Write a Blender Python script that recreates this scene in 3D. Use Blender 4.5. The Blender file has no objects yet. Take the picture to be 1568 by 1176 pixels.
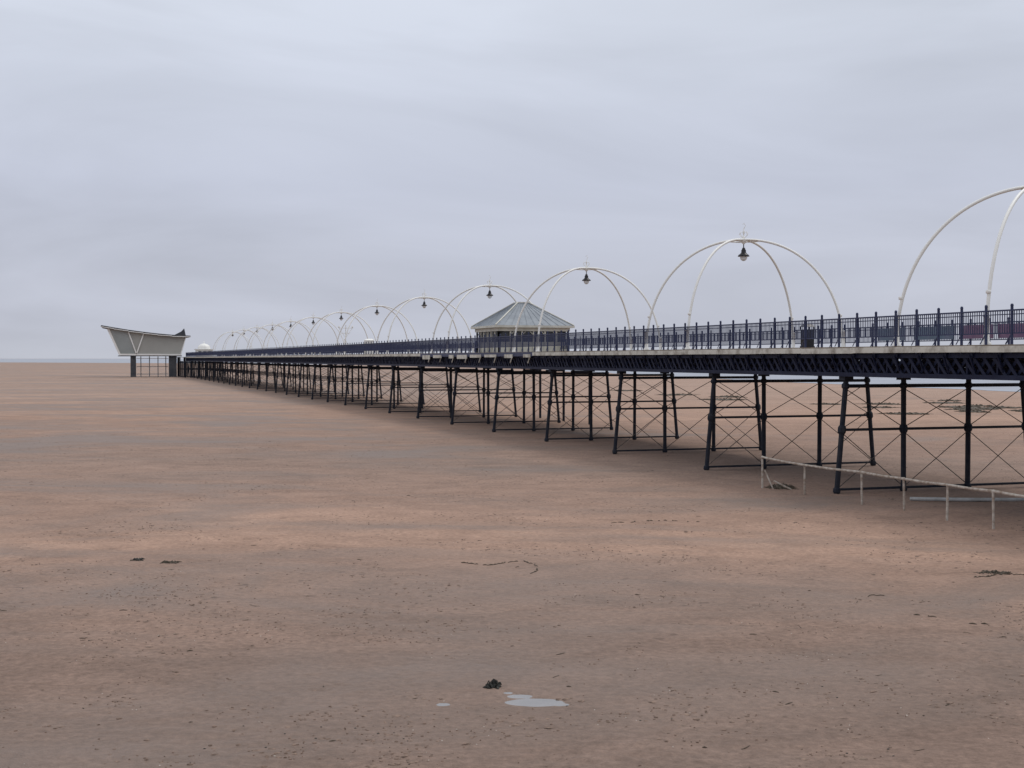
import bpy, math, random
from mathutils import Vector, Matrix, noise
random.seed(7)
scene = bpy.context.scene
TH = math.radians(18.1)
CT, ST = math.cos(TH), math.sin(TH)
def G(u, v, z=0.0):
    """survey coordinates on the beach: u metres to the right, v metres ahead of the viewpoint"""
    return Vector((u*CT + v*ST, -u*ST + v*CT, z))

# ------------------------------------------------------------------ beach relief
dents=[]
def trail(u0,v0,u1,v1,step=0.75,side=0.11):
    a=G(u0,v0); b=G(u1,v1); d=(b-a); L_=d.length; d.normalize(); n=Vector((-d.y,d.x,0))
    k=int(L_/step)
    for i in range(k):
        w=math.sin(i*0.21+u0)*0.35
        p=a+d*(i*step+random.uniform(-.06,.06))+n*(side*(1 if i%2 else -1)+w)
        dents.append((p.x,p.y,d.x,d.y,random.uniform(0.018,0.032)))
trail(-14,30,16,21); trail(-13,36,18,43); trail(2,17,9,48); trail(-9,18,-16,52); trail(16,24,-3,58); trail(-2,26,-20,44); trail(9,19,14,32)
for _ in range(900):
    v=16*math.exp(random.random()*1.1); u=random.uniform(-0.45,0.45)*v
    if noise.noise(Vector((u*0.18,v*0.3,4.0)))<0.08: continue
    a=random.uniform(0,6.28); p=G(u,v); dents.append((p.x,p.y,math.cos(a),math.sin(a),random.uniform(0.008,0.026)))
cell={}
for i,(x,y,dx,dy,h) in enumerate(dents):
    for a in (-1,0,1):
        for b in (-1,0,1):
            cell.setdefault((int(math.floor(x/0.5))+a,int(math.floor(y/0.5))+b),[]).append(i)
PUDS=[(0.36,20.15,0.42,0.22,0.050),(0.12,20.5,0.22,0.14,0.040),(-0.06,20.72,0.10,0.10,0.030),(0.75,20.02,0.16,0.10,0.03),(-1.05,20.02,0.10,0.09,0.030)]
PC=[(G(u,v),ru,rv,h) for u,v,ru,rv,h in PUDS]
def H(x,y):
    r=math.hypot(x,y)
    if r>110 or r<12: return 0.0
    f=min(1.0,(110-r)/50)*min(1.0,(r-12)/2)
    h=0.030*noise.noise(Vector((x*0.35,y*0.35,1.0)))
    n1=noise.noise(Vector((x*1.3,y*1.3,5.0))); h+=0.016*n1
    patch=max(0.0,noise.noise(Vector((x*0.22,y*0.22,8.0)))+0.22)
    u=x*CT-y*ST; v=x*ST+y*CT
    h+=0.042*patch*noise.noise(Vector((u*1.9+0.7*n1,v*5.0+1.2*n1,2.0)))
    if r<60:
        h+=0.009*noise.noise(Vector((x*4.5,y*4.5,7.0)))
        for i in cell.get((int(math.floor(x/0.5)),int(math.floor(y/0.5))),()):
            dx_,dy_,ax,ay,hh=dents[i]; ex=x-dx_; ey=y-dy_
            l=ex*ax+ey*ay; t=-ex*ay+ey*ax; q=(l/0.15)**2+(t/0.065)**2
            if q<6: h+= -hh*math.exp(-q)+hh*0.5*math.exp(-(math.sqrt(q)-1.6)**2*4)
        S=0; K=0
        for c,ru,rv,hh in PC:
            eu=(x-c.x)*CT-(y-c.y)*ST; ev=(x-c.x)*ST+(y-c.y)*CT
            q=(eu/ru)**2+(ev/rv)**2
            if q<10: K=max(K,math.exp(-q*0.3)); S=max(S,hh*math.exp(-q*q*0.6))
        h=h*(1-0.75*K)-S
    return h*f

# ------------------------------------------------------------------ mesh builder
class MB:
    def __init__(s): s.v=[]; s.f=[]; s.m=[]
    def add(s, vs, fs, mi=0):
        o=len(s.v); s.v.extend([tuple(a) for a in vs])
        for f in fs: s.f.append(tuple(o+i for i in f)); s.m.append(mi)
    def box(s, x0,x1,y0,y1,z0,z1, mi=0):
        s.add([(x0,y0,z0),(x1,y0,z0),(x1,y1,z0),(x0,y1,z0),(x0,y0,z1),(x1,y0,z1),(x1,y1,z1),(x0,y1,z1)],
              [(0,3,2,1),(4,5,6,7),(0,1,5,4),(1,2,6,5),(2,3,7,6),(3,0,4,7)], mi)
    def beam(s, a, b, w, h=None, mi=0):
        h = w if h is None else h
        a=Vector(a); b=Vector(b); d=(b-a).normalized()
        up=Vector((0,0,1)) if abs(d.z)<0.95 else Vector((0,1,0))
        r=d.cross(up).normalized()*w/2; t=r.cross(d).normalized()*h/2
        vs=[a-r-t,a+r-t,a+r+t,a-r+t,b-r-t,b+r-t,b+r+t,b-r+t]
        s.add(vs,[(0,3,2,1),(4,5,6,7),(0,1,5,4),(1,2,6,5),(2,3,7,6),(3,0,4,7)],mi)
    def tube(s, pts, rad, n=8, mi=0, cap=True):
        pts=[Vector(p) for p in pts]; k=len(pts)
        rs = rad if isinstance(rad,(list,tuple)) else [rad]*k
        o=len(s.v)
        ref=None
        for i,p in enumerate(pts):
            d=(pts[min(i+1,k-1)]-pts[max(i-1,0)]).normalized()
            if ref is None:
                up=Vector((0,0,1)) if abs(d.z)<0.9 else Vector((1,0,0))
                ref=d.cross(up).normalized()
            ref=(ref-d*ref.dot(d)).normalized(); t=d.cross(ref)
            for j in range(n):
                a=2*math.pi*j/n
                s.v.append(tuple(p+(ref*math.cos(a)+t*math.sin(a))*rs[i]))
        for i in range(k-1):
            for j in range(n):
                j2=(j+1)%n
                s.f.append((o+i*n+j,o+i*n+j2,o+(i+1)*n+j2,o+(i+1)*n+j)); s.m.append(mi)
        if cap:
            s.f.append(tuple(o+j for j in reversed(range(n)))); s.m.append(mi)
            s.f.append(tuple(o+(k-1)*n+j for j in range(n))); s.m.append(mi)
    def lathe(s, c, prof, n=12, mi=0):
        o=len(s.v); c=Vector(c)
        for r,z in prof:
            for j in range(n):
                a=2*math.pi*j/n; s.v.append((c.x+r*math.cos(a),c.y+r*math.sin(a),c.z+z))
        for i in range(len(prof)-1):
            for j in range(n):
                j2=(j+1)%n
                s.f.append((o+i*n+j,o+i*n+j2,o+(i+1)*n+j2,o+(i+1)*n+j)); s.m.append(mi)
    def obj(s, name, mats, parent=None, smooth=False, loc=None):
        me=bpy.data.meshes.new(name); me.from_pydata(s.v,[],s.f)
        for m in mats: me.materials.append(m)
        me.polygons.foreach_set("material_index", s.m)
        if smooth: me.polygons.foreach_set("use_smooth",[True]*len(s.f))
        me.update()
        ob=bpy.data.objects.new(name,me); scene.collection.objects.link(ob)
        if parent: ob.parent=parent
        if loc: ob.location=loc
        return ob
def empty(name):
    e=bpy.data.objects.new(name,None); e.empty_display_size=0.5
    scene.collection.objects.link(e); return e

# ------------------------------------------------------------------ materials
def new_mat(name):
    m=bpy.data.materials.new(name); m.use_nodes=True
    nt=m.node_tree; b=nt.nodes["Principled BSDF"]
    return m,nt,b
def paint(name, c1, c2, rough=0.5, scale=3.0, lo=0.4, hi=0.65, spec=0.4, bump=0.1):
    m,nt,b=new_mat(name)
    tc=nt.nodes.new("ShaderNodeTexCoord"); n=nt.nodes.new("ShaderNodeTexNoise")
    n.inputs["Scale"].default_value=scale; n.inputs["Detail"].default_value=5; n.inputs["Roughness"].default_value=0.65
    nt.links.new(tc.outputs["Object"],n.inputs["Vector"])
    r=nt.nodes.new("ShaderNodeValToRGB"); r.color_ramp.elements[0].position=lo; r.color_ramp.elements[1].position=hi
    r.color_ramp.elements[0].color=(*c1,1); r.color_ramp.elements[1].color=(*c2,1)
    nt.links.new(n.outputs["Fac"],r.inputs["Fac"]); nt.links.new(r.outputs["Color"],b.inputs["Base Color"])
    b.inputs["Roughness"].default_value=rough; b.inputs["Specular IOR Level"].default_value=spec
    if bump>0:
        bm=nt.nodes.new("ShaderNodeBump"); bm.inputs["Strength"].default_value=bump; bm.inputs["Distance"].default_value=0.02
        nt.links.new(n.outputs["Fac"],bm.inputs["Height"]); nt.links.new(bm.outputs["Normal"],b.inputs["Normal"])
    return m
navy   = paint("navy_paint",(0.016,0.024,0.075),(0.032,0.044,0.105),0.5,2.0,bump=0)
girdm  = paint("girder_navy_paint",(0.008,0.011,0.032),(0.015,0.020,0.048),0.6,1.2,spec=0.2,bump=0)
iron   = paint("weathered_iron",(0.014,0.018,0.030),(0.040,0.039,0.044),0.7,3.0,0.4,0.75,spec=0.2)
rod    = paint("brace_rod",(0.05,0.045,0.043),(0.13,0.10,0.085),0.7,3.0,bump=0)
white  = paint("white_paint",(0.84,0.83,0.79),(0.76,0.75,0.71),0.4,0.4,0.5,0.85,bump=0)
fascia = paint("stained_fascia",(0.62,0.60,0.53),(0.22,0.19,0.15),0.7,1.4,0.45,0.72)
decking= paint("deck_boards",(0.16,0.12,0.09),(0.26,0.21,0.16),0.8,2.0)
rusty  = paint("galvanised_rusty",(0.52,0.47,0.41),(0.27,0.20,0.15),0.7,6.0)
slate  = paint("roof_lead",(0.20,0.225,0.255),(0.29,0.32,0.35),0.55,1.3,0.35,0.7)
cream  = paint("cream_trim",(0.70,0.68,0.60),(0.55,0.53,0.46),0.6,1.0)
greige = paint("cladding_panel",(0.36,0.355,0.325),(0.41,0.405,0.37),0.5,0.15)
darkg  = paint("dark_glazing",(0.03,0.035,0.045),(0.06,0.065,0.07),0.15,1.0)
black  = paint("black_enamel",(0.012,0.012,0.015),(0.02,0.02,0.024),0.35,4.0)
concrete=paint("dark_concrete",(0.05,0.055,0.065),(0.09,0.09,0.095),0.7,0.8)
weedm  = paint("seaweed",(0.010,0.011,0.009),(0.035,0.032,0.024),0.6,20.0)
weedg  = paint("green_weed",(0.06,0.05,0.035),(0.12,0.09,0.065),0.8,15.0)
shellm = paint("shell",(0.50,0.45,0.39),(0.64,0.59,0.53),0.5,10.0)
clod   = paint("sand_clod",(0.15,0.105,0.08),(0.27,0.185,0.14),0.85,10.0)
purple = paint("banner_purple",(0.15,0.085,0.16),(0.21,0.13,0.19),0.6,2.0)
teal   = paint("banner_blue",(0.10,0.14,0.19),(0.14,0.16,0.23),0.6,1.5)
m,nt,b=new_mat("lamp_glass"); b.inputs["Base Color"].default_value=(0.75,0.77,0.78,1); b.inputs["Roughness"].default_value=0.15
n=nt.nodes.new("ShaderNodeTexNoise"); n.inputs["Scale"].default_value=20
bm=nt.nodes.new("ShaderNodeBump"); bm.inputs["Strength"].default_value=0.03; nt.links.new(n.outputs["Fac"],bm.inputs["Height"]); nt.links.new(bm.outputs["Normal"],b.inputs["Normal"])
glass=m

def water(name,col,rough,bs,bstr,spec=0.5):
    m,nt,b=new_mat(name)
    tc=nt.nodes.new("ShaderNodeTexCoord"); n=nt.nodes.new("ShaderNodeTexNoise")
    n.inputs["Scale"].default_value=bs; n.inputs["Detail"].default_value=5
    nt.links.new(tc.outputs["Object"],n.inputs["Vector"])
    r=nt.nodes.new("ShaderNodeValToRGB"); r.color_ramp.elements[0].position=.35; r.color_ramp.elements[1].position=.7
    r.color_ramp.elements[0].color=(*col,1); r.color_ramp.elements[1].color=(*[c*1.25 for c in col],1)
    nt.links.new(n.outputs["Fac"],r.inputs["Fac"]); nt.links.new(r.outputs["Color"],b.inputs["Base Color"])
    b.inputs["Roughness"].default_value=rough; b.inputs["Specular IOR Level"].default_value=spec
    bm=nt.nodes.new("ShaderNodeBump"); bm.inputs["Strength"].default_value=bstr; bm.inputs["Distance"].default_value=0.05
    nt.links.new(n.outputs["Fac"],bm.inputs["Height"]); nt.links.new(bm.outputs["Normal"],b.inputs["Normal"])
    return m
seam = water("sea_water",(0.28,0.30,0.345),0.5,0.08,0.5,0.25)
pudm = water("puddle_water",(0.17,0.155,0.145),0.05,3.0,0.03,0.8)

# sand
def sand_material():
    m,nt,b=new_mat("wet_sand"); N=nt.nodes.new; L=nt.links.new
    tc=N("ShaderNodeTexCoord")
    dv=N("ShaderNodeVectorMath"); dv.operation='DOT_PRODUCT'; dv.inputs[1].default_value=(ST,CT,0); L(tc.outputs["Object"],dv.inputs[0])
    du=N("ShaderNodeVectorMath"); du.operation='DOT_PRODUCT'; du.inputs[1].default_value=(CT,-ST,0); L(tc.outputs["Object"],du.inputs[0])
    def stretched(sx,sy,scale,detail,rough=0.6,dist=0.0,off=0.0):
        mx=N("ShaderNodeMath"); mx.operation='MULTIPLY'; mx.inputs[1].default_value=sx; L(du.outputs["Value"],mx.inputs[0])
        my=N("ShaderNodeMath"); my.operation='MULTIPLY'; my.inputs[1].default_value=sy; L(dv.outputs["Value"],my.inputs[0])
        cb=N("ShaderNodeCombineXYZ"); L(mx.outputs[0],cb.inputs[0]); L(my.outputs[0],cb.inputs[1]); cb.inputs[2].default_value=off
        n=N("ShaderNodeTexNoise"); n.inputs["Scale"].default_value=scale; n.inputs["Detail"].default_value=detail
        n.inputs["Roughness"].default_value=rough; n.inputs["Distortion"].default_value=dist
        L(cb.outputs[0],n.inputs["Vector"]); return n.outputs["Fac"]
    big=stretched(0.7,1.0,0.07,5,0.6,0.8,3.0)
    far=stretched(0.45,1.0,0.022,7,0.68,0.8,7.0)
    med=stretched(0.8,1.0,0.6,8,0.72,0.6,11.0)
    fine=stretched(0.9,1.0,7.0,5,0.8,0.0,13.0)
    def math_(op,a,bv,clamp=False):
        x=N("ShaderNodeMath"); x.operation=op; x.use_clamp=clamp
        for i,q in enumerate((a,bv)):
            if hasattr(q,'node'): L(q,x.inputs[i])
            else: x.inputs[i].default_value=q
        return x.outputs[0]
    v1=math_('DIVIDE',dv.outputs["Value"],200.0)
    v1=math_('ADD',v1,math_('MULTIPLY',math_('MINIMUM',math_('MAXIMUM',du.outputs["Value"],-40.0),40.0),0.0006))
    v2=math_('ADD',v1,math_('MULTIPLY',math_('SUBTRACT',big,0.5),0.14))
    ramp=N("ShaderNodeValToRGB"); cr=ramp.color_ramp
    D=(0.232,0.160,0.126,1); M=(0.300,0.198,0.150,1); Li=(0.378,0.246,0.182,1); F=(0.362,0.250,0.194,1); Gy=(0.272,0.190,0.150,1)
    stops=[(0.0,D),(0.115,D),(0.15,M),(0.185,Li),(0.24,M),(0.33,Gy),(0.42,M),(0.6,Li),(1.0,F)]
    cr.elements[0].position=0; cr.elements[0].color=D; cr.elements[1].position=1; cr.elements[1].color=F
    for p,c in stops[1:-1]:
        e=cr.elements.new(p); e.color=c
    L(v2,ramp.inputs["Fac"])
    def vary(col,fac,lo,hi,a=0.3,bb=0.7):
        mr=N("ShaderNodeMapRange"); mr.inputs["From Min"].default_value=a; mr.inputs["From Max"].default_value=bb
        mr.inputs["To Min"].default_value=lo; mr.inputs["To Max"].default_value=hi; L(fac,mr.inputs["Value"])
        vm=N("ShaderNodeVectorMath"); vm.operation='SCALE'; L(col,vm.inputs[0]); L(mr.outputs[0],vm.inputs["Scale"]); return vm.outputs[0]
    c=vary(ramp.outputs["Color"],med,0.77,1.20)
    c=vary(c,far,0.86,1.13)
    c=vary(c,fine,0.76,1.23)
    wet=stretched(0.5,1.0,0.10,7,0.62,1.0,17.0)
    bias=math_('MULTIPLY',du.outputs["Value"],-0.004)
    bias=math_('MINIMUM',math_('MAXIMUM',bias,-0.10),0.06)
    w=math_('ADD',wet,bias)
    mr=N("ShaderNodeMapRange"); mr.inputs["From Min"].default_value=0.49; mr.inputs["From Max"].default_value=0.68; L(w,mr.inputs["Value"])
    mix=N("ShaderNodeMix"); mix.data_type='RGBA'; L(math_('MULTIPLY',mr.outputs[0],0.75),mix.inputs["Factor"]); L(c,mix.inputs["A"])
    mix.inputs["B"].default_value=(0.185,0.142,0.118,1)
    c2=vary(mix.outputs["Result"],fine,0.90,1.08)
    fl=stretched(0.7,1.0,3.3,3,0.6,0.0,23.0); fm=stretched(0.5,1.0,0.25,4,0.6,0.0,29.0)
    fs_=math_('ADD',fl,math_('MULTIPLY',math_('SUBTRACT',fm,0.5),0.35))
    mr2=N("ShaderNodeMapRange"); mr2.inputs["From Min"].default_value=0.68; mr2.inputs["From Max"].default_value=0.76
    mr2.inputs["To Min"].default_value=1.0; mr2.inputs["To Max"].default_value=0.65; L(fs_,mr2.inputs["Value"])
    vm=N("ShaderNodeVectorMath"); vm.operation='SCALE'; L(c2,vm.inputs[0]); L(mr2.outputs[0],vm.inputs["Scale"])
    L(vm.outputs[0],b.inputs["Base Color"])
    rr=N("ShaderNodeMapRange"); rr.inputs["To Min"].default_value=0.9; rr.inputs["To Max"].default_value=0.55; L(mr.outputs[0],rr.inputs["Value"])
    L(rr.outputs[0],b.inputs["Roughness"]); b.inputs["Specular IOR Level"].default_value=0.2
    h=math_('ADD',math_('MULTIPLY',med,1.0),math_('MULTIPLY',fine,0.25))
    bm=N("ShaderNodeBump"); bm.inputs["Strength"].default_value=0.8; bm.inputs["Distance"].default_value=0.13
    L(h,bm.inputs["Height"]); L(bm.outputs["Normal"],b.inputs["Normal"])
    return m
sand=sand_material()

# ------------------------------------------------------------------ ground: one sheet, fine relief near by, reaching the horizon
angs=[-180,-150,-120,-95,-75,-60,-50,-42,-36,-32]
nf=640; angs+=[-30+60*i/nf for i in range(nf+1)]+[32,36,42,50,60,75,95,120,150]
rads=[4,8,11,13,14]; r=15.0
while r<24: rads.append(r); r*=1.0030
while r<75: rads.append(r); r*=1.0048
while r<140: rads.append(r); r*=1.02
while r<45000: rads.append(r); r*=1.35
vs=[(0,0,0)]; fs=[]; na=len(angs)
cs=[(math.sin(math.radians(a)+TH),math.cos(math.radians(a)+TH)) for a in angs]
for r in rads:
    for sx,sy in cs:
        x=r*sx; y=r*sy; vs.append((x,y,H(x,y)))
for j in range(na): fs.append((0,1+(j+1)%na,1+j))
for i in range(len(rads)-1):
    a=1+i*na; bq=a+na
    for j in range(na):
        k=(j+1)%na; fs.append((a+j,a+k,bq+k,bq+j))
me=bpy.data.meshes.new("beach_sand"); me.from_pydata(vs,[],fs); me.materials.append(sand)
me.polygons.foreach_set("use_smooth",[True]*len(fs)); me.update()
scene.collection.objects.link(bpy.data.objects.new("beach_sand",me))

sea=MB()
edge=[(200,60),(96,188),(81,205),(70,255),(55,325),(48,375),(30,520),(-40,900),(-300,1400),(-900,2000),(-4000,3000),(-12000,4500)]
pts=[]
for i in range(len(edge)-1):
    a=Vector(edge[i]); bq=Vector(edge[i+1]); k=10
    for j in range(k):
        p=a.lerp(bq,j/k); sc=(bq-a).length*0.02
        p.x+=random.uniform(-sc,sc); pts.append(G(p.x,p.y,0.03))
pts+= [G(-12000,4500,0.03),G(-12000,24000,.03),G(16000,24000,0.03),G(16000,-300,0.03),G(600,-300,0.03)]
sea.add(pts,[tuple(range(len(pts)))[::-1]])
sea.obj("sea",[seam])

# ------------------------------------------------------------------ the pier  (runs along +Y, X is across)
PN, PF = 28.0, 37.2
LS=2.98
S0, S1 = -43.0, 392.0
BAY=11.3
DZ=5.75
pier=empty("pier")
d=MB()
d.box(PN+0.06,PF-0.06,S0,S1,DZ-0.12,DZ)
d.box(PF-0.05,39.0,97.0,110.5,DZ-0.13,DZ-0.005)
d.box(26.0,PF-0.06,S1+0.01,404,DZ-0.12,DZ)
d.obj("deck",[decking],pier)
d=MB()
y=S0
while y<S1:
    L_=BAY/3; dark = 78<y<111
    if not dark:
        j=random.uniform(-0.012,0.012)
        d.box(PN-0.03+j*0.3,PN+0.05,y+0.01,y+L_-0.01,DZ-0.25+j,DZ-0.04+j)
    else:
        d.box(PN-0.03,PN+0.05,y+0.01,y+L_-0.01,DZ-0.30,DZ-0.03,1)
        if random.random()<0.8:
            y1=y+random.uniform(1.6,3.4)
            d.box(PN-0.09,PN-0.035,y+0.3,y1,DZ-0.34-random.uniform(0,.22),DZ-0.16,0)
            d.beam((PN-0.06,y+0.4,DZ-0.35),(PN-0.06,y+0.8,DZ-0.75),0.05,0.08,0)
    d.box(PF-0.05,PF+0.03,y+0.01,y+L_-0.01,DZ-0.30,DZ-0.03,0)
    y+=L_
d.obj("edge_fascia",[fascia,navy],pier)
# lattice girders
d=MB()
ZT, ZB = DZ-0.26, 4.60
gx=[PN+0.30,PN+0.30+LS*0.96,PF-0.30-LS*0.96,PF-0.30]
for gi,x in enumerate(gx):
    d.box(x-0.13,x+0.13,S0,S1,ZT-0.17,ZT)
    d.box(x-0.14,x+0.14,S0,S1,ZB,ZB+0.16)
    step=BAY/22 if gi in(0,3) else BAY/17
    k=int((S1-S0)/step)
    for i in range(k):
        y=S0+i*step
        d.beam((x-0.05,y,ZB+0.05),(x-0.05,y+step*1.5,ZT-0.05),0.03,0.12)
        d.beam((x+0.05,y,ZT-0.05),(x+0.05,y+step*1.5,ZB+0.05),0.03,0.12)
        if i%3==0: d.beam((x,y,ZB+0.05),(x,y,ZT-0.05),0.10,0.07)
y=S0+0.6
while y<S1:
    d.box(PN+0.1,PF-0.1,y-0.06,y+0.06,DZ-0.42,DZ-0.125)
    for a,bx in zip(gx[:-1],gx[1:]):
        d.beam((a,y,ZB+0.06),(bx,y,ZT-0.15),0.05,0.08)
        d.beam((a,y+0.06,ZT-0.15),(bx,y+0.06,ZB+0.06),0.05,0.08)
    d.beam((PN+0.02,y,DZ-0.33),(PN+0.25,y,ZB+0.25),0.05,0.06)
    y+=BAY/8
for i in range(4,32):
    x=PN+0.28*i+0.1
    if x<PF-0.3 and i%3==0: d.box(x-0.05,x+0.05,S0,S1,DZ-0.36,DZ-0.124)
d.obj("lattice_girders",[girdm],pier)
# trestles
leg=MB(); rods=MB()
xt=[PN+0.44,PN+0.08+LS,PF-0.08-LS,PF-0.44]
xb=[PN+0.02,PN+0.08+LS+0.02,PF-0.08-LS-0.02,PF-0.02]
zt=4.60
def at(i,z): return xb[i]+(xt[i]-xb[i])*z/zt
def trestle(y):
    for i in range(4):
        leg.tube([(at(i,-0.3),y,-0.3),(at(i,zt),y,zt)],0.105,8)
        for zc,hh,rr in ((2.5,0.34,0.165),(4.22,0.22,0.16),(0.12,0.24,0.15)):
            leg.tube([(at(i,zc-hh/2),y,zc-hh/2),(at(i,zc-hh/4),y,zc-hh/4),(at(i,zc+hh/4),y,zc+hh/4),(at(i,zc+hh/2),y,zc+hh/2)],[rr*0.72,rr,rr,rr*0.72],8)
        leg.box(at(i,4.5)-0.2,at(i,4.5)+0.2,y-0.2,y+0.2,4.45,4.597)
    for z,h in ((4.22,0.14),(2.5,0.10),(0.16,0.09)):
        leg.box(at(0,z),at(3,z),y-0.05,y+0.05,z-h/2,z+h/2)
    for i in range(3):
        for z0,z1 in ((0.22,2.42),(2.58,4.14)):
            rods.tube([(at(i,z0),y-0.07,z0),(at(i+1,z1),y-0.07,z1)],0.018,4)
            rods.tube([(at(i,z1),y+0.07,z1),(at(i+1,z0),y+0.07,z0)],0.018,4)
ys=[]
y=56.05-BAY*8
while y<S1+1:
    trestle(y); ys.append(y); y+=BAY
leg.obj("trestle_columns",[iron],pier)
def simple_leg(mb,x,y,top,r=0.11): mb.tube([(x,y,-0.3),(x,y,top)],r,8)
ph=MB()
for yy in (372.5,378,383.5,389,394,399,403):
    for xx in (26.6,28.4,30.4,32.4,34.6,36.8):
        simple_leg(ph,xx,yy,4.59 if yy<392 else 5.62,0.16)
    ph.box(26.4,37.0,yy-0.08,yy+0.08,4.1,4.3); ph.box(26.4,37.0,yy-0.08,yy+0.08,2.2,2.35)
for yy in (98,104,110):
    simple_leg(ph,38.6,yy,5.6)
    ph.box(37.0,38.7,yy-0.06,yy+0.06,4.2,4.35)
ph.obj("pier_head_columns",[iron],pier)
rods.obj("cross_bracing_rods",[rod],pier)

# railings
rl=MB()
def quadbox(x,w,y,dw,z0,z1):
    rl.add([(x-w,y-dw,z0),(x+w,y-dw,z0),(x+w,y+dw,z0),(x-w,y+dw,z0),(x-w,y-dw,z1),(x+w,y-dw,z1),(x+w,y+dw,z1),(x-w,y+dw,z1)],
           [(0,1,5,4),(1,2,6,5),(2,3,7,6),(3,0,4,7)])
def railing(x, y0, y1):
    sp=BAY/9
    rl.box(x-0.03,x+0.03,y0,y1,DZ+1.07,DZ+1.12)
    rl.box(x-0.02,x+0.02,y0,y1,DZ+0.34,DZ+0.38)
    rl.box(x-0.015,x+0.015,y0,y1,DZ+0.95,DZ+0.98)
    n=int((y1-y0)/sp)
    for i in range(n+1):
        y=y0+i*sp
        rl.box(x-0.033,x+0.033,y-0.033,y+0.033,DZ-0.28,DZ+1.19)
        rl.lathe((x,y,DZ+1.24),[(0.0,-0.07),(0.045,-0.05),(0.056,0),(0.045,0.05),(0.0,0.07)],6)
        rl.beam((x,y,DZ+0.36),(x,y+0.30,DZ+0.02),0.022,0.025)
        nb=10
        if i<n:
            for j in range(1,nb+1):
                quadbox(x,0.010,y+sp*j/(nb+1),0.013,DZ+0.36,DZ+1.08)
railing(PN+0.10,ys[0],S1)
railing(PF-0.10,ys[0],S1)
rl.obj("railing",[navy],pier)
tr=MB()
for x in (31.8,32.7): tr.box(x-0.03,x+0.03,S0,385,DZ+0.004,DZ+0.06)
tr.obj("tram_rails",[iron],pier)

# ------------------------------------------------------------------ arch lamps
def arch_mesh():
    a=MB()
    hx=(PF-PN)/2-0.22; hy=2.5; H_=5.72
    for sg in (1,-1):
        pts=[]; n=56; e=2/2.12
        for i in range(n+1):
            t=math.pi*i/n; c=math.cos(t); s_=math.sin(t)
            cx=math.copysign(abs(c)**e,c); sz=abs(s_)**e
            if abs(c)<1e-9: cx=0
            pts.append((-hx*cx,-hy*cx*sg,H_*sz))
        a.tube(pts,0.062,10,0)
        for q in (pts[0],pts[-1]):
            a.lathe((q[0],q[1],0),[(0.16,0.0),(0.16,0.06),(0.10,0.12),(0.09,0.9),(0.12,0.93),(0.07,1.0)],8,0)
            a.lathe((q[0]*0.972,q[1]*0.972,1.75),[(0.065,-.06),(0.085,-.04),(0.085,.04),(0.065,.06)],8,0)
    ring=[(0.78*math.cos(2*math.pi*i/24),0.78*math.sin(2*math.pi*i/24),H_-0.06) for i in range(25)]
    a.tube(ring,0.035,6,0)
    for ang in (0,math.pi/2):
        c,s_=math.cos(ang)*0.8,math.sin(ang)*0.8
        a.beam((-c,-s_,H_-0.06),(c,s_,H_-0.06),0.05,0.05)
    a.lathe((0,0,H_-0.15),[(0.02,-0.1),(0.12,0),(0.14,0.1),(0.10,0.22),(0.04,0.26),(0.03,0.45),(0.075,0.52),(0.03,0.6),(0.015,0.72),(0,0.78)],10,0)
    for k in range(4):
        an=k*math.pi/2+0.4; p=[]
        for i in range(12):
            t=i/11; r=0.04+0.24*math.sin(t*2.6); z=H_+0.1+0.32*t
            p.append((r*math.cos(an),r*math.sin(an),z))
        a.tube(p,0.014,5,0)
    a.tube([(0.0,0,H_+0.55),(0.10,0,H_+0.72),(0.02,0,H_+0.86),(-0.06,0,H_+0.8)],0.014,5,0)
    a.tube([(0,0,H_-0.15),(0,0,H_-0.45)],0.025,6,1)
    a.lathe((0,0,H_-0.62),[(0.0,0.22),(0.07,0.20),(0.09,0.12),(0.13,0.06),(0.12,-0.02),(0.17,-0.10),(0.27,-0.17),(0.30,-0.22),(0.30,-0.25),(0.0,-0.24)],14,1)
    a.lathe((0,0,H_-0.87),[(0.19,0.0),(0.185,-0.08),(0.15,-0.16),(0.08,-0.22),(0.0,-0.24)],12,2)
    return a
am=arch_mesh(); first=None
k=-4
while True:
    s=61.0+22.4*k
    if s>318: break
    if first is None:
        first=am.obj("arch_lamp",[white,black,glass],smooth=True,loc=((PN+PF)/2,s,DZ))
    else:
        o=bpy.data.objects.new("arch_lamp",first.data); scene.collection.objects.link(o); o.location=((PN+PF)/2,s,DZ)
        o.rotation_euler=(0,0,random.uniform(-0.012,0.012))
    k+=1

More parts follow.
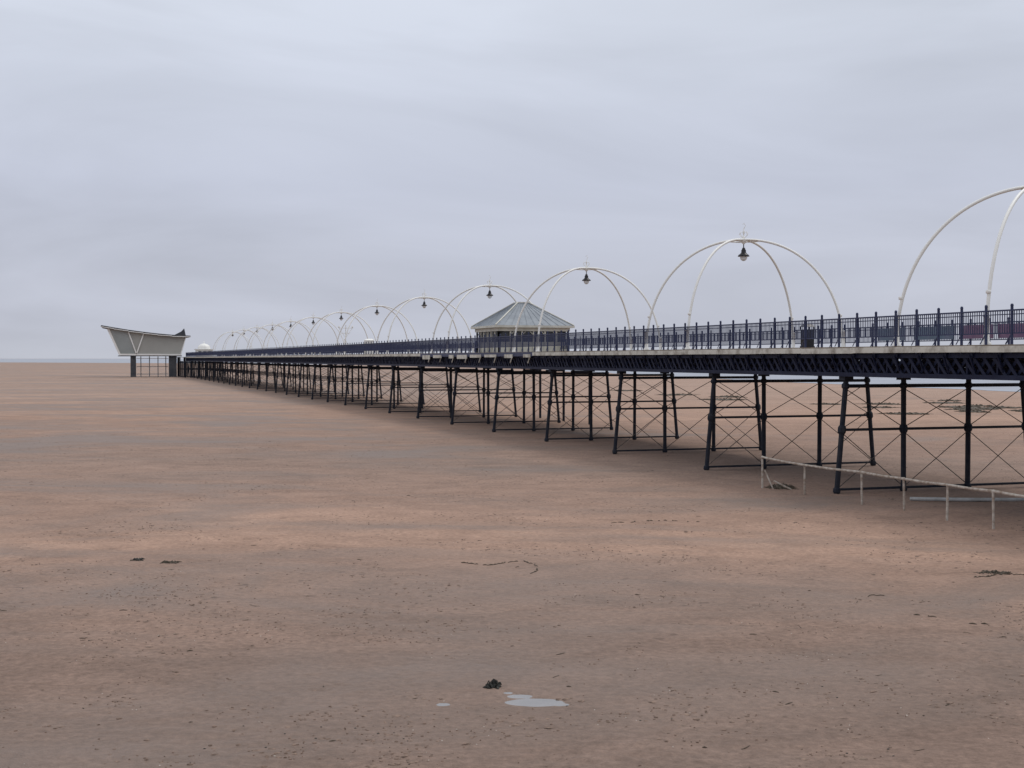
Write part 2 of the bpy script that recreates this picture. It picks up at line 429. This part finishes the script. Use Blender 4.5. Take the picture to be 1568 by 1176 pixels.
# ------------------------------------------------------------------ deck shelter with hipped roof
sh=empty("deck_shelter")
x0,x1,y0,y1=31.3,38.0,100.0,106.9; ez=7.82
d=MB()
cx,cy=(x0+x1)/2,(y0+y1)/2
def hip(mb,X0,X1,Y0,Y1,Z0,a0,a1,b0,b1,Z1,mi=0):
    vs=[(X0,Y0,Z0),(X1,Y0,Z0),(X1,Y1,Z0),(X0,Y1,Z0),(a0,b0,Z1),(a1,b0,Z1),(a1,b1,Z1),(a0,b1,Z1)]
    mb.add(vs,[(0,1,5,4),(1,2,6,5),(2,3,7,6),(3,0,4,7),(4,5,6,7),(0,3,2,1)],mi)
hip(d,x0,x1,y0,y1,ez+0.16,cx-0.5,cx+0.5,cy-0.5,cy+0.5,9.90)
for i in range(1,10):
    t=i/10
    for (fa,fb) in (((x0+(x1-x0)*t,y0),(cx-0.5+1.0*t,cy-0.5)),((x0,y0+(y1-y0)*t),(cx-0.5,cy-0.5+1.0*t)),((x1,y0+(y1-y0)*t),(cx+0.5,cy-0.5+1.0*t)),((x0+(x1-x0)*t,y1),(cx-0.5+1.0*t,cy+0.5))):
        d.beam((*fa,ez+0.17),(*fb,9.91),0.03,0.04,0)
d.obj("roof",[slate],sh)
d=MB()
d.box(x0-0.05,x1+0.05,y0-0.05,y1+0.05,ez-0.02,ez+0.155)
d.box(x0+0.25,x1-0.25,y0+0.25,y1-0.25,ez-0.30,ez-0.025)
for (a,bq) in (((x0,y0),(cx-.5,cy-.5)),((x1,y0),(cx+.5,cy-.5)),((x1,y1),(cx+.5,cy+.5)),((x0,y1),(cx-.5,cy+.5))):
    d.beam((*a,ez+0.2),(*bq,9.95),0.09,0.06)
for a,bq in (((cx-.55,cy-.5),(cx+.55,cy-.5)),((cx-.55,cy+.5),(cx+.55,cy+.5))):
    d.beam((*a,9.95),(*bq,9.95),0.1,0.08)
n=6
for i in range(n+1):
    t=i/n
    for (px,py) in ((x0+.4+(x1-x0-.8)*t,y0+.4),(x0+.4,y0+.4+(y1-y0-.8)*t),(x1-.4,y0+.4+(y1-y0-.8)*t),(x0+.4+(x1-x0-.8)*t,y1-.4)):
        d.box(px-0.06,px+0.06,py-0.06,py+0.06,DZ,ez-0.305)
        d.beam((px,py,ez-0.6),(px+(0.3 if px<cx else -0.3),py,ez-0.34),0.05,0.05)
d.obj("eaves_and_posts",[cream],sh)
d=MB()
d.box(x0+.5,x1-.5,y0+.5,y1-.5,DZ+0.9,ez-0.31,0)
d.box(x0+.47,x1-.47,y0+.47,y1-.47,DZ+0.005,DZ+0.9,1)
d.obj("glazed_screens",[darkg,cream],sh)

# ------------------------------------------------------------------ litter bin, banners, cabinets, mast
d=MB()
d.box(-0.28,0.28,-0.28,0.28,0.0,0.08); d.box(-0.25,0.25,-0.25,0.25,0.08,0.85)
hip(d,-0.31,0.31,-0.31,0.31,0.97,-0.12,0.12,-0.12,0.12,1.12)
for sx in (-.25,.25):
    for sy in (-.25,.25): d.box(sx-.03,sx+.03,sy-.03,sy+.03,0.85,0.972)
d.obj("litter_bin",[black],loc=(28.75,48.2,DZ)).scale=(0.8,0.8,0.9)
for (ya,yb,mt) in ((44.8,46.6,purple),(46.9,49.2,purple),(49.6,52.6,teal),(42.2,44.4,purple),(53.2,55.5,teal)):
    d=MB(); nseg=8
    vs=[];fs=[]
    for i in range(nseg+1):
        yy=ya+(yb-ya)*i/nseg; off=0.015*math.sin(i*1.7)
        vs+=[(PF-0.16+off,yy,DZ+0.42),(PF-0.16-off,yy,DZ+1.02)]
    for i in range(nseg): fs.append((2*i,2*i+2,2*i+3,2*i+1))
    d.add(vs,fs)
    for i in range(2):
        yy=ya+0.05 if i==0 else yb-0.05
        d.tube([(PF-0.17,yy,DZ+0.40),(PF-0.17,yy,DZ+1.10)],0.012,5)
    d.obj("banner",[mt])
d=MB()
d.box(-0.5,0.5,-0.6,0.6,0,1.75); hip(d,-0.58,0.58,-0.68,0.68,1.751,-0.3,0.3,-0.35,0.35,1.95)
d.box(-0.53,-0.505,-0.4,0.4,0.2,1.5,1)
d.obj("equipment_cabinet",[white,cream],loc=(33.0,157,DZ))
d=MB()
d.tube([(0,0,0),(0,0,4.0)],0.06,8)
d.tube([(-0.9,0,3.6),(0.9,0,3.6)],0.04,6); d.tube([(-0.6,0,2.9),(0.6,0,2.9)],0.035,6)
for sx in (-1,1):
    d.tube([(sx*0.9,0,3.6),(0,0,2.3)],0.03,6)
    d.lathe((sx*0.9,0,3.75),[(0,-.15),(.1,-.1),(.13,0),(.08,.12),(0,.15)],8)
d.tube([(-0.7,0,0),(-0.05,0,1.9)],0.035,6); d.tube([(0.7,0,0),(0.05,0,1.9)],0.035,6)
d.obj("signal_mast",[white],loc=(33.0,172,DZ))
kk=empty("domed_kiosk"); kx,ky=31.8,374
d=MB(); d.box(kx-2.2,kx+2.2,ky-2,ky+2,DZ,DZ+2.0,0)
for i in range(-1,2): d.box(kx+i*1.3-0.4,kx+i*1.3+0.4,ky-2.03,ky-2.003,DZ+0.8,DZ+1.6,1)
d.box(kx-2.5,kx+2.5,ky-2.3,ky+2.3,DZ+2.003,DZ+2.2,0)
w=d.obj("walls",[white,darkg],kk)
d=MB(); d.lathe((kx,ky,DZ+2.2),[(1.7,0),(1.7,0.5),(1.5,0.9),(1.0,1.3),(0.4,1.5),(0.12,1.55),(0.08,2.2),(0,2.25)],16)
d.obj("dome",[white],kk,smooth=True)

# ------------------------------------------------------------------ pier-head pavilion with swept roof
pv=empty("pier_head_pavilion")
YF,YB=389.0,401.0
def prism(mb,poly,ya,yb,mi=0):
    n=len(poly); vs=[(x,ya,z) for x,z in poly]+[(x,yb,z) for x,z in poly]
    fs=[tuple(range(n)),tuple(range(2*n-1,n-1,-1))]
    for i in range(n):
        j=(i+1)%n; fs.append((i,i+n,j+n,j))
    mb.add(vs,fs,mi)
d=MB()
top=[(4.6,14.75),(8,14.15),(12,13.5),(16,12.95),(20,12.5),(24,12.15),(29.2,11.9)]
bot=[(29.2,11.45),(24,11.7),(20,12.05),(16,12.45),(12,12.95),(8,13.6),(5.2,14.15)]
prism(d,(top+bot)[::-1],YF-1.2,YB+1.0)
d.obj("swept_roof",[concrete],pv)
d=MB()
for a,bq in zip(top[:-1],top[1:]):
    d.beam((a[0],YF-1.28,a[1]-0.45),(bq[0],YF-1.28,bq[1]-0.35),0.14,0.20)
d.beam((6.4,YF-0.12,13.8),(9.6,YF-0.12,6.5),0.25,0.55); d.beam((27.9,YF-0.12,11.4),(26.5,YF-0.12,6.4),0.22,0.40)
d.beam((9.5,YF-0.12,6.45),(26.6,YF-0.12,6.4),0.3,0.45)
d.beam((14.2,YF-0.3,6.6),(12.0,YF-0.3,12.9),0.2,0.34); d.beam((14.2,YF-0.3,6.6),(16.2,YF-0.3,12.5),0.2,0.34)
d.obj("white_frame",[white],pv)
d=MB()
poly=[(9.6,6.6),(26.4,6.6),(27.8,11.45),(24,11.69),(20,12.04),(16,12.44),(12,12.94),(8,13.59),(6.9,13.75)]
prism(d,poly,YF,YB,0)
d.obj("cladding",[greige,concrete],pv)
d=MB()
prism(d,[(9.9,6.75),(13.8,6.75),(12.1,12.6),(8.2,13.2),(7.3,13.3)],YF-0.03,YF-0.004)
d.obj("glazing",[paint("pale_glazing",(0.30,0.32,0.31),(0.34,0.36,0.35),0.3,0.3)],pv)
d=MB()
d.box(9.4,26.8,YF-0.2,YB,5.95,6.2)
d.box(12.6,14.1,YF+0.5,YF+2.2,-0.2,5.94); d.box(23.4,25.4,YF+0.5,YF+2.4,-0.2,5.94)
d.box(13.0,14.3,YB-2.2,YB-0.5,-0.2,5.94); d.box(23.8,25.4,YB-2.4,YB-0.5,-0.2,5.94)
prism(d,[(24.9,12.15),(28.0,12.0),(27.6,14.0),(26.9,13.2)],YF+1,YF+3.5)
d.obj("piers_and_floor",[concrete],pv)
d=MB()
for x in (15.6,18.0,20.4,22.6): d.box(x-0.12,x+0.12,YF+5,YF+5.2,-0.2,5.9)
for z in (0.8,3.0,5.4): d.box(14.4,23.3,YF+4.95,YF+4.99,z-0.08,z+0.08)
d.obj("understair_frame",[paint("grey_frame",(0.25,0.26,0.27),(0.35,0.36,0.37),0.6,1.0)],pv)

# ------------------------------------------------------------------ handrail by the access path
hr=MB()
P=[(10.22,53.3,1.28),(11.42,51.0,1.14),(12.73,47.5,1.17),(13.61,45.3,1.13),(14.22,42.7,1.17),(14.98,40.6,1.18),(15.6,38.4,1.17),(16.2,36.2,1.16),(16.9,33.9,1.17)]
tp=[]
for i,(u,v,h) in enumerate(P):
    lean=random.uniform(-0.05,0.05)
    a=G(u,v,-0.2); t=G(u+lean,v,h); tp.append(t)
    hr.tube([a,t],0.042,8)
    hr.lathe(G(u+lean,v,h-0.02),[(0.03,-0.05),(0.06,-0.03),(0.065,0.03),(0.03,0.07),(0,0.08)],8)
pp=[]
for a,bq in zip(tp[:-1],tp[1:]):
    pp.append(a); pp.append((a+bq)/2-Vector((0,0,0.02)))
pp.append(tp[-1])
hr.tube(pp,0.045,8)
hr.tube([G(10.6,53.0,0.0),G(10.3,53.25,0.75)],0.03,6); hr.tube([G(11.3,52.8,0.0),G(10.6,52.9,0.35)],0.035,6)
hr.obj("path_handrail",[rusty])
hr=MB(); hr.tube([G(14.9,48.9,0.05),G(17.0,48.5,0.06),G(19.2,48.6,0.05),G(23,48.2,.05)],0.07,8)
hr.obj("water_strip_tube",[paint("pale_strip",(0.55,0.56,0.56),(0.40,0.40,0.39),0.6,2.0)])  # pale tube standing in for a thin strip of water under the pier

# ------------------------------------------------------------------ puddle: level water lying in a hollow of the sand
d=MB()
n=40
d.add([G(0.33+0.95*math.cos(2*math.pi*i/n),20.25+0.62*math.sin(2*math.pi*i/n),-0.021) for i in range(n)],[tuple(range(n))])
n=24; d.add([G(-1.05+0.17*math.cos(2*math.pi*i/n),20.02+0.14*math.sin(2*math.pi*i/n),-0.019) for i in range(n)],[tuple(range(n))])
d.obj("puddle",[pudm])

# ------------------------------------------------------------------ seaweed clumps and marks
def clump(name,u,v,ru,rv,h,mat,count=60,blade=0.09,th=0.012):
    d=MB()
    def gz(p): return H(p.x,p.y)
    for i in range(count):
        a=random.uniform(0,6.28); r=math.sqrt(random.random())
        c=G(u+ru*r*math.cos(a),v+rv*r*math.sin(a),0); c.z=gz(c)
        l=blade*random.uniform(.6,1.6); an=random.uniform(0,6.28); hh=h*(1-r*r)*random.uniform(.3,1)+0.004
        p1=c+Vector((math.cos(an)*l*.5,math.sin(an)*l*.5,hh)); p2=c+Vector((math.cos(an)*l,math.sin(an)*l,hh*0.25))
        d.tube([c,p1,p2],[th,th*1.6*random.uniform(.5,1.2),th*.5],5)
    n=20; c0=G(u,v,0); c0.z=gz(c0)-0.01
    ring=[]
    for i in range(n):
        q=(1+.45*noise.noise(Vector((i*1.3,u,v))))
        p=G(u+ru*.8*math.cos(2*math.pi*i/n)*q,v+rv*.8*math.sin(2*math.pi*i/n)*q,c0.z); ring.append(p)
    mid=[c0+(p-c0)*0.6+Vector((0,0,h*0.6*random.uniform(.7,1.1))) for p in ring]
    fs=[(i,(i+1)%n,n+(i+1)%n,n+i) for i in range(n)]+[tuple(range(n,2*n))]
    d.add(ring+mid,fs)
    return d.obj(name,[mat])
clump("seaweed_clump",-0.30,21.02,0.12,0.10,0.12,weedm,60,0.06)
clump("seaweed_clump",11.0,53.4,0.5,0.45,0.20,weedg,160,0.25)
clump("seaweed_clump",-9.85,34.3,0.13,0.2,0.06,weedm,30)
clump("seaweed_clump",-8.9,33.9,0.22,0.12,0.05,weedg,40)
clump("seaweed_clump",11.95,32.3,0.45,0.10,0.05,weedg,60,0.16)
for i in range(20):
    u=36+random.uniform(0,30); v=115+random.uniform(0,50)
    clump("seaweed_clump",u,v,random.uniform(0.9,2.6),random.uniform(1.0,2.8),0.20,weedg,60,0.6,0.035)
for (u,v) in ((19,215),(24,190),(27,168),(30,180)):
    clump("seaweed_clump",u,v,2.5,3.0,0.2,weedg,60,0.9,0.04)

st=MB()
def strand(pts,r=0.012,brk=0.3,jit=0.05):
    out=[]
    for i in range(len(pts)-1):
        a=Vector(pts[i]);b_=Vector(pts[i+1]); k=max(2,int((b_-a).length/0.12))
        for j in range(k):
            p=a.lerp(b_,j/k); out.append((p.x+random.uniform(-jit,jit),p.y+random.uniform(-jit,jit)*2))
    def gp(p,dz):
        q=G(p[0],p[1],0); q.z=H(q.x,q.y)+dz; return q
    for i in range(len(out)-1):
        if random.random()>brk:
            a=out[i];c=out[i+1]
            st.tube([gp(a,0.006),gp(((a[0]+c[0])/2,(a[1]+c[1])/2),r*1.3),gp(c,0.006)],[r*.6,r*random.uniform(.6,1.5),r*.5],5)
strand([(-1.3,33.9),(-0.6,33.4),(0.2,34.2),(0.6,33.6),(0.65,32.6),(0.3,31.9)],0.014,0.4)
strand([(11.2,31.6),(12.2,32.1),(13.2,31.5)],0.016,0.35)
strand([(8.3,26.9),(9.0,26.2),(9.6,26.0)],0.013,0.4)
strand([(7.9,29.0),(8.4,29.2)],0.014,0.25)
strand([(3.0,42.0),(5.0,42.8),(6.2,42.2)],0.013,0.55)
for _ in range(220):
    v=17*math.exp(random.random()*1.7); u=random.uniform(-0.45,0.45)*v*1.0; a=random.gauss(0,0.7); l=random.uniform(0.06,0.35)
    strand([(u,v),(u+l*math.cos(a),v+l*math.sin(a))],random.uniform(0.004,0.010),0.4,0.03)
st.obj("strandline_weed",[weedg])

db=MB()
def lump(c,r,hz,mi):
    n=6; o=[]
    a0=random.uniform(0,6.28); e=random.uniform(0.55,1.0)
    for rr,zz in ((1,-0.15),(0.75,0.6)):
        for j in range(n):
            a=a0+2*math.pi*j/n; q=r*rr*random.uniform(.75,1.25)
            o.append(c+Vector((q*math.cos(a),q*e*math.sin(a),hz*zz)))
    o.append(c+Vector((0,0,hz)))
    fs=[(j,(j+1)%n,n+(j+1)%n,n+j) for j in range(n)]+[(n+j,n+(j+1)%n,2*n) for j in range(n)]
    db.add(o,fs,mi)
cnt=0
while cnt<9000:
    v=15*math.exp(random.random()*1.9); u=random.uniform(-0.5,0.55)*v
    c=G(u,v)
    dens=noise.noise(Vector((c.x*0.25,c.y*0.25,3)))+0.8*noise.noise(Vector((c.x*1.1,c.y*1.1,9)))
    if random.random()>0.12+1.7*dens: continue
    cnt+=1
    c.z=H(c.x,c.y)
    q=random.random()
    if q<0.92: lump(c,min(0.07,random.uniform(0.006,0.014)+random.expovariate(80))*(1+0.006*v),random.uniform(0.005,0.022),0)
    elif q<0.975: lump(c,random.uniform(0.005,0.012)*(1+0.01*v),0.007,1)
    else: lump(c,random.uniform(0.008,0.022),0.012,2)
db.obj("beach_debris",[clod,shellm,weedm])

# ------------------------------------------------------------------ sky
w=bpy.data.worlds.new("World"); scene.world=w; w.use_nodes=True
nt=w.node_tree; nt.nodes.clear(); N=nt.nodes.new; L=nt.links.new
SUN_EL=math.radians(58); SUN_AZ=math.radians(75)
out=N("ShaderNodeOutputWorld"); mixs=N("ShaderNodeMixShader"); b1=N("ShaderNodeBackground"); b2=N("ShaderNodeBackground")
sky=N("ShaderNodeTexSky"); sky.sky_type='NISHITA'; sky.sun_disc=False; sky.sun_elevation=SUN_EL; sky.sun_rotation=SUN_AZ
sky.dust_density=4
L(sky.outputs[0],b1.inputs[0]); b1.inputs[1].default_value=0.10
tc=N("ShaderNodeTexCoord"); sep=N("ShaderNodeSeparateXYZ"); L(tc.outputs["Generated"],sep.inputs[0])
mp=N("ShaderNodeMapping"); mp.inputs["Scale"].default_value=(1,1,4.2); mp.inputs["Rotation"].default_value=(0.05,0.09,0); mp.inputs["Location"].default_value=(0.3,0.1,0.25); L(tc.outputs["Generated"],mp.inputs[0])
cl=N("ShaderNodeTexNoise"); cl.inputs["Scale"].default_value=2.4; cl.inputs["Detail"].default_value=6; cl.inputs["Roughness"].default_value=0.5; cl.inputs["Distortion"].default_value=0.8
L(mp.outputs[0],cl.inputs["Vector"])
rp=N("ShaderNodeValToRGB"); cr=rp.color_ramp
cr.elements[0].position=0.0; cr.elements[0].color=(0.540,0.562,0.635,1)
cr.elements[1].position=1.0; cr.elements[1].color=(1.0,1.02,1.06,1)
for p,c in ((0.03,(0.540,0.565,0.655,1)),(0.13,(0.548,0.582,0.692,1)),(0.26,(0.630,0.672,0.765,1))):
    e=cr.elements.new(p); e.color=c
L(sep.outputs["Z"],rp.inputs["Fac"])
mr=N("ShaderNodeMapRange"); mr.inputs["From Min"].default_value=0.3; mr.inputs["From Max"].default_value=0.7
mr.inputs["To Min"].default_value=0.90; mr.inputs["To Max"].default_value=1.12; L(cl.outputs["Fac"],mr.inputs["Value"])
sc=N("ShaderNodeVectorMath"); sc.operation='SCALE'; L(rp.outputs["Color"],sc.inputs[0]); L(mr.outputs[0],sc.inputs["Scale"])
L(sc.outputs[0],b2.inputs[0]); b2.inputs[1].default_value=1.0
mixs.inputs[0].default_value=0.95
L(b1.outputs[0],mixs.inputs[1]); L(b2.outputs[0],mixs.inputs[2]); L(mixs.outputs[0],out.inputs[0])
w.name="sky"

sl=bpy.data.lights.new("sun","SUN"); sl.energy=0.95; sl.angle=math.radians(16); sl.color=(1.0,0.96,0.90)
so=bpy.data.objects.new("sun",sl); scene.collection.objects.link(so)
dirv=Vector((math.sin(SUN_AZ)*math.cos(SUN_EL),math.cos(SUN_AZ)*math.cos(SUN_EL),math.sin(SUN_EL)))
so.rotation_euler=dirv.to_track_quat('Z','Y').to_euler(); so.location=(60,60,80)

# ------------------------------------------------------------------ camera
cam=bpy.data.cameras.new("camera"); cam.lens=46.0; cam.sensor_width=36; cam.clip_start=0.1; cam.clip_end=60000
co=bpy.data.objects.new("camera",cam); scene.collection.objects.link(co)
co.location=(0,0,5.3); co.rotation_euler=(math.radians(90-1.115),0,-TH)
scene.camera=co
scene.view_settings.view_transform='Standard'; scene.view_settings.look='None'; scene.view_settings.exposure=0
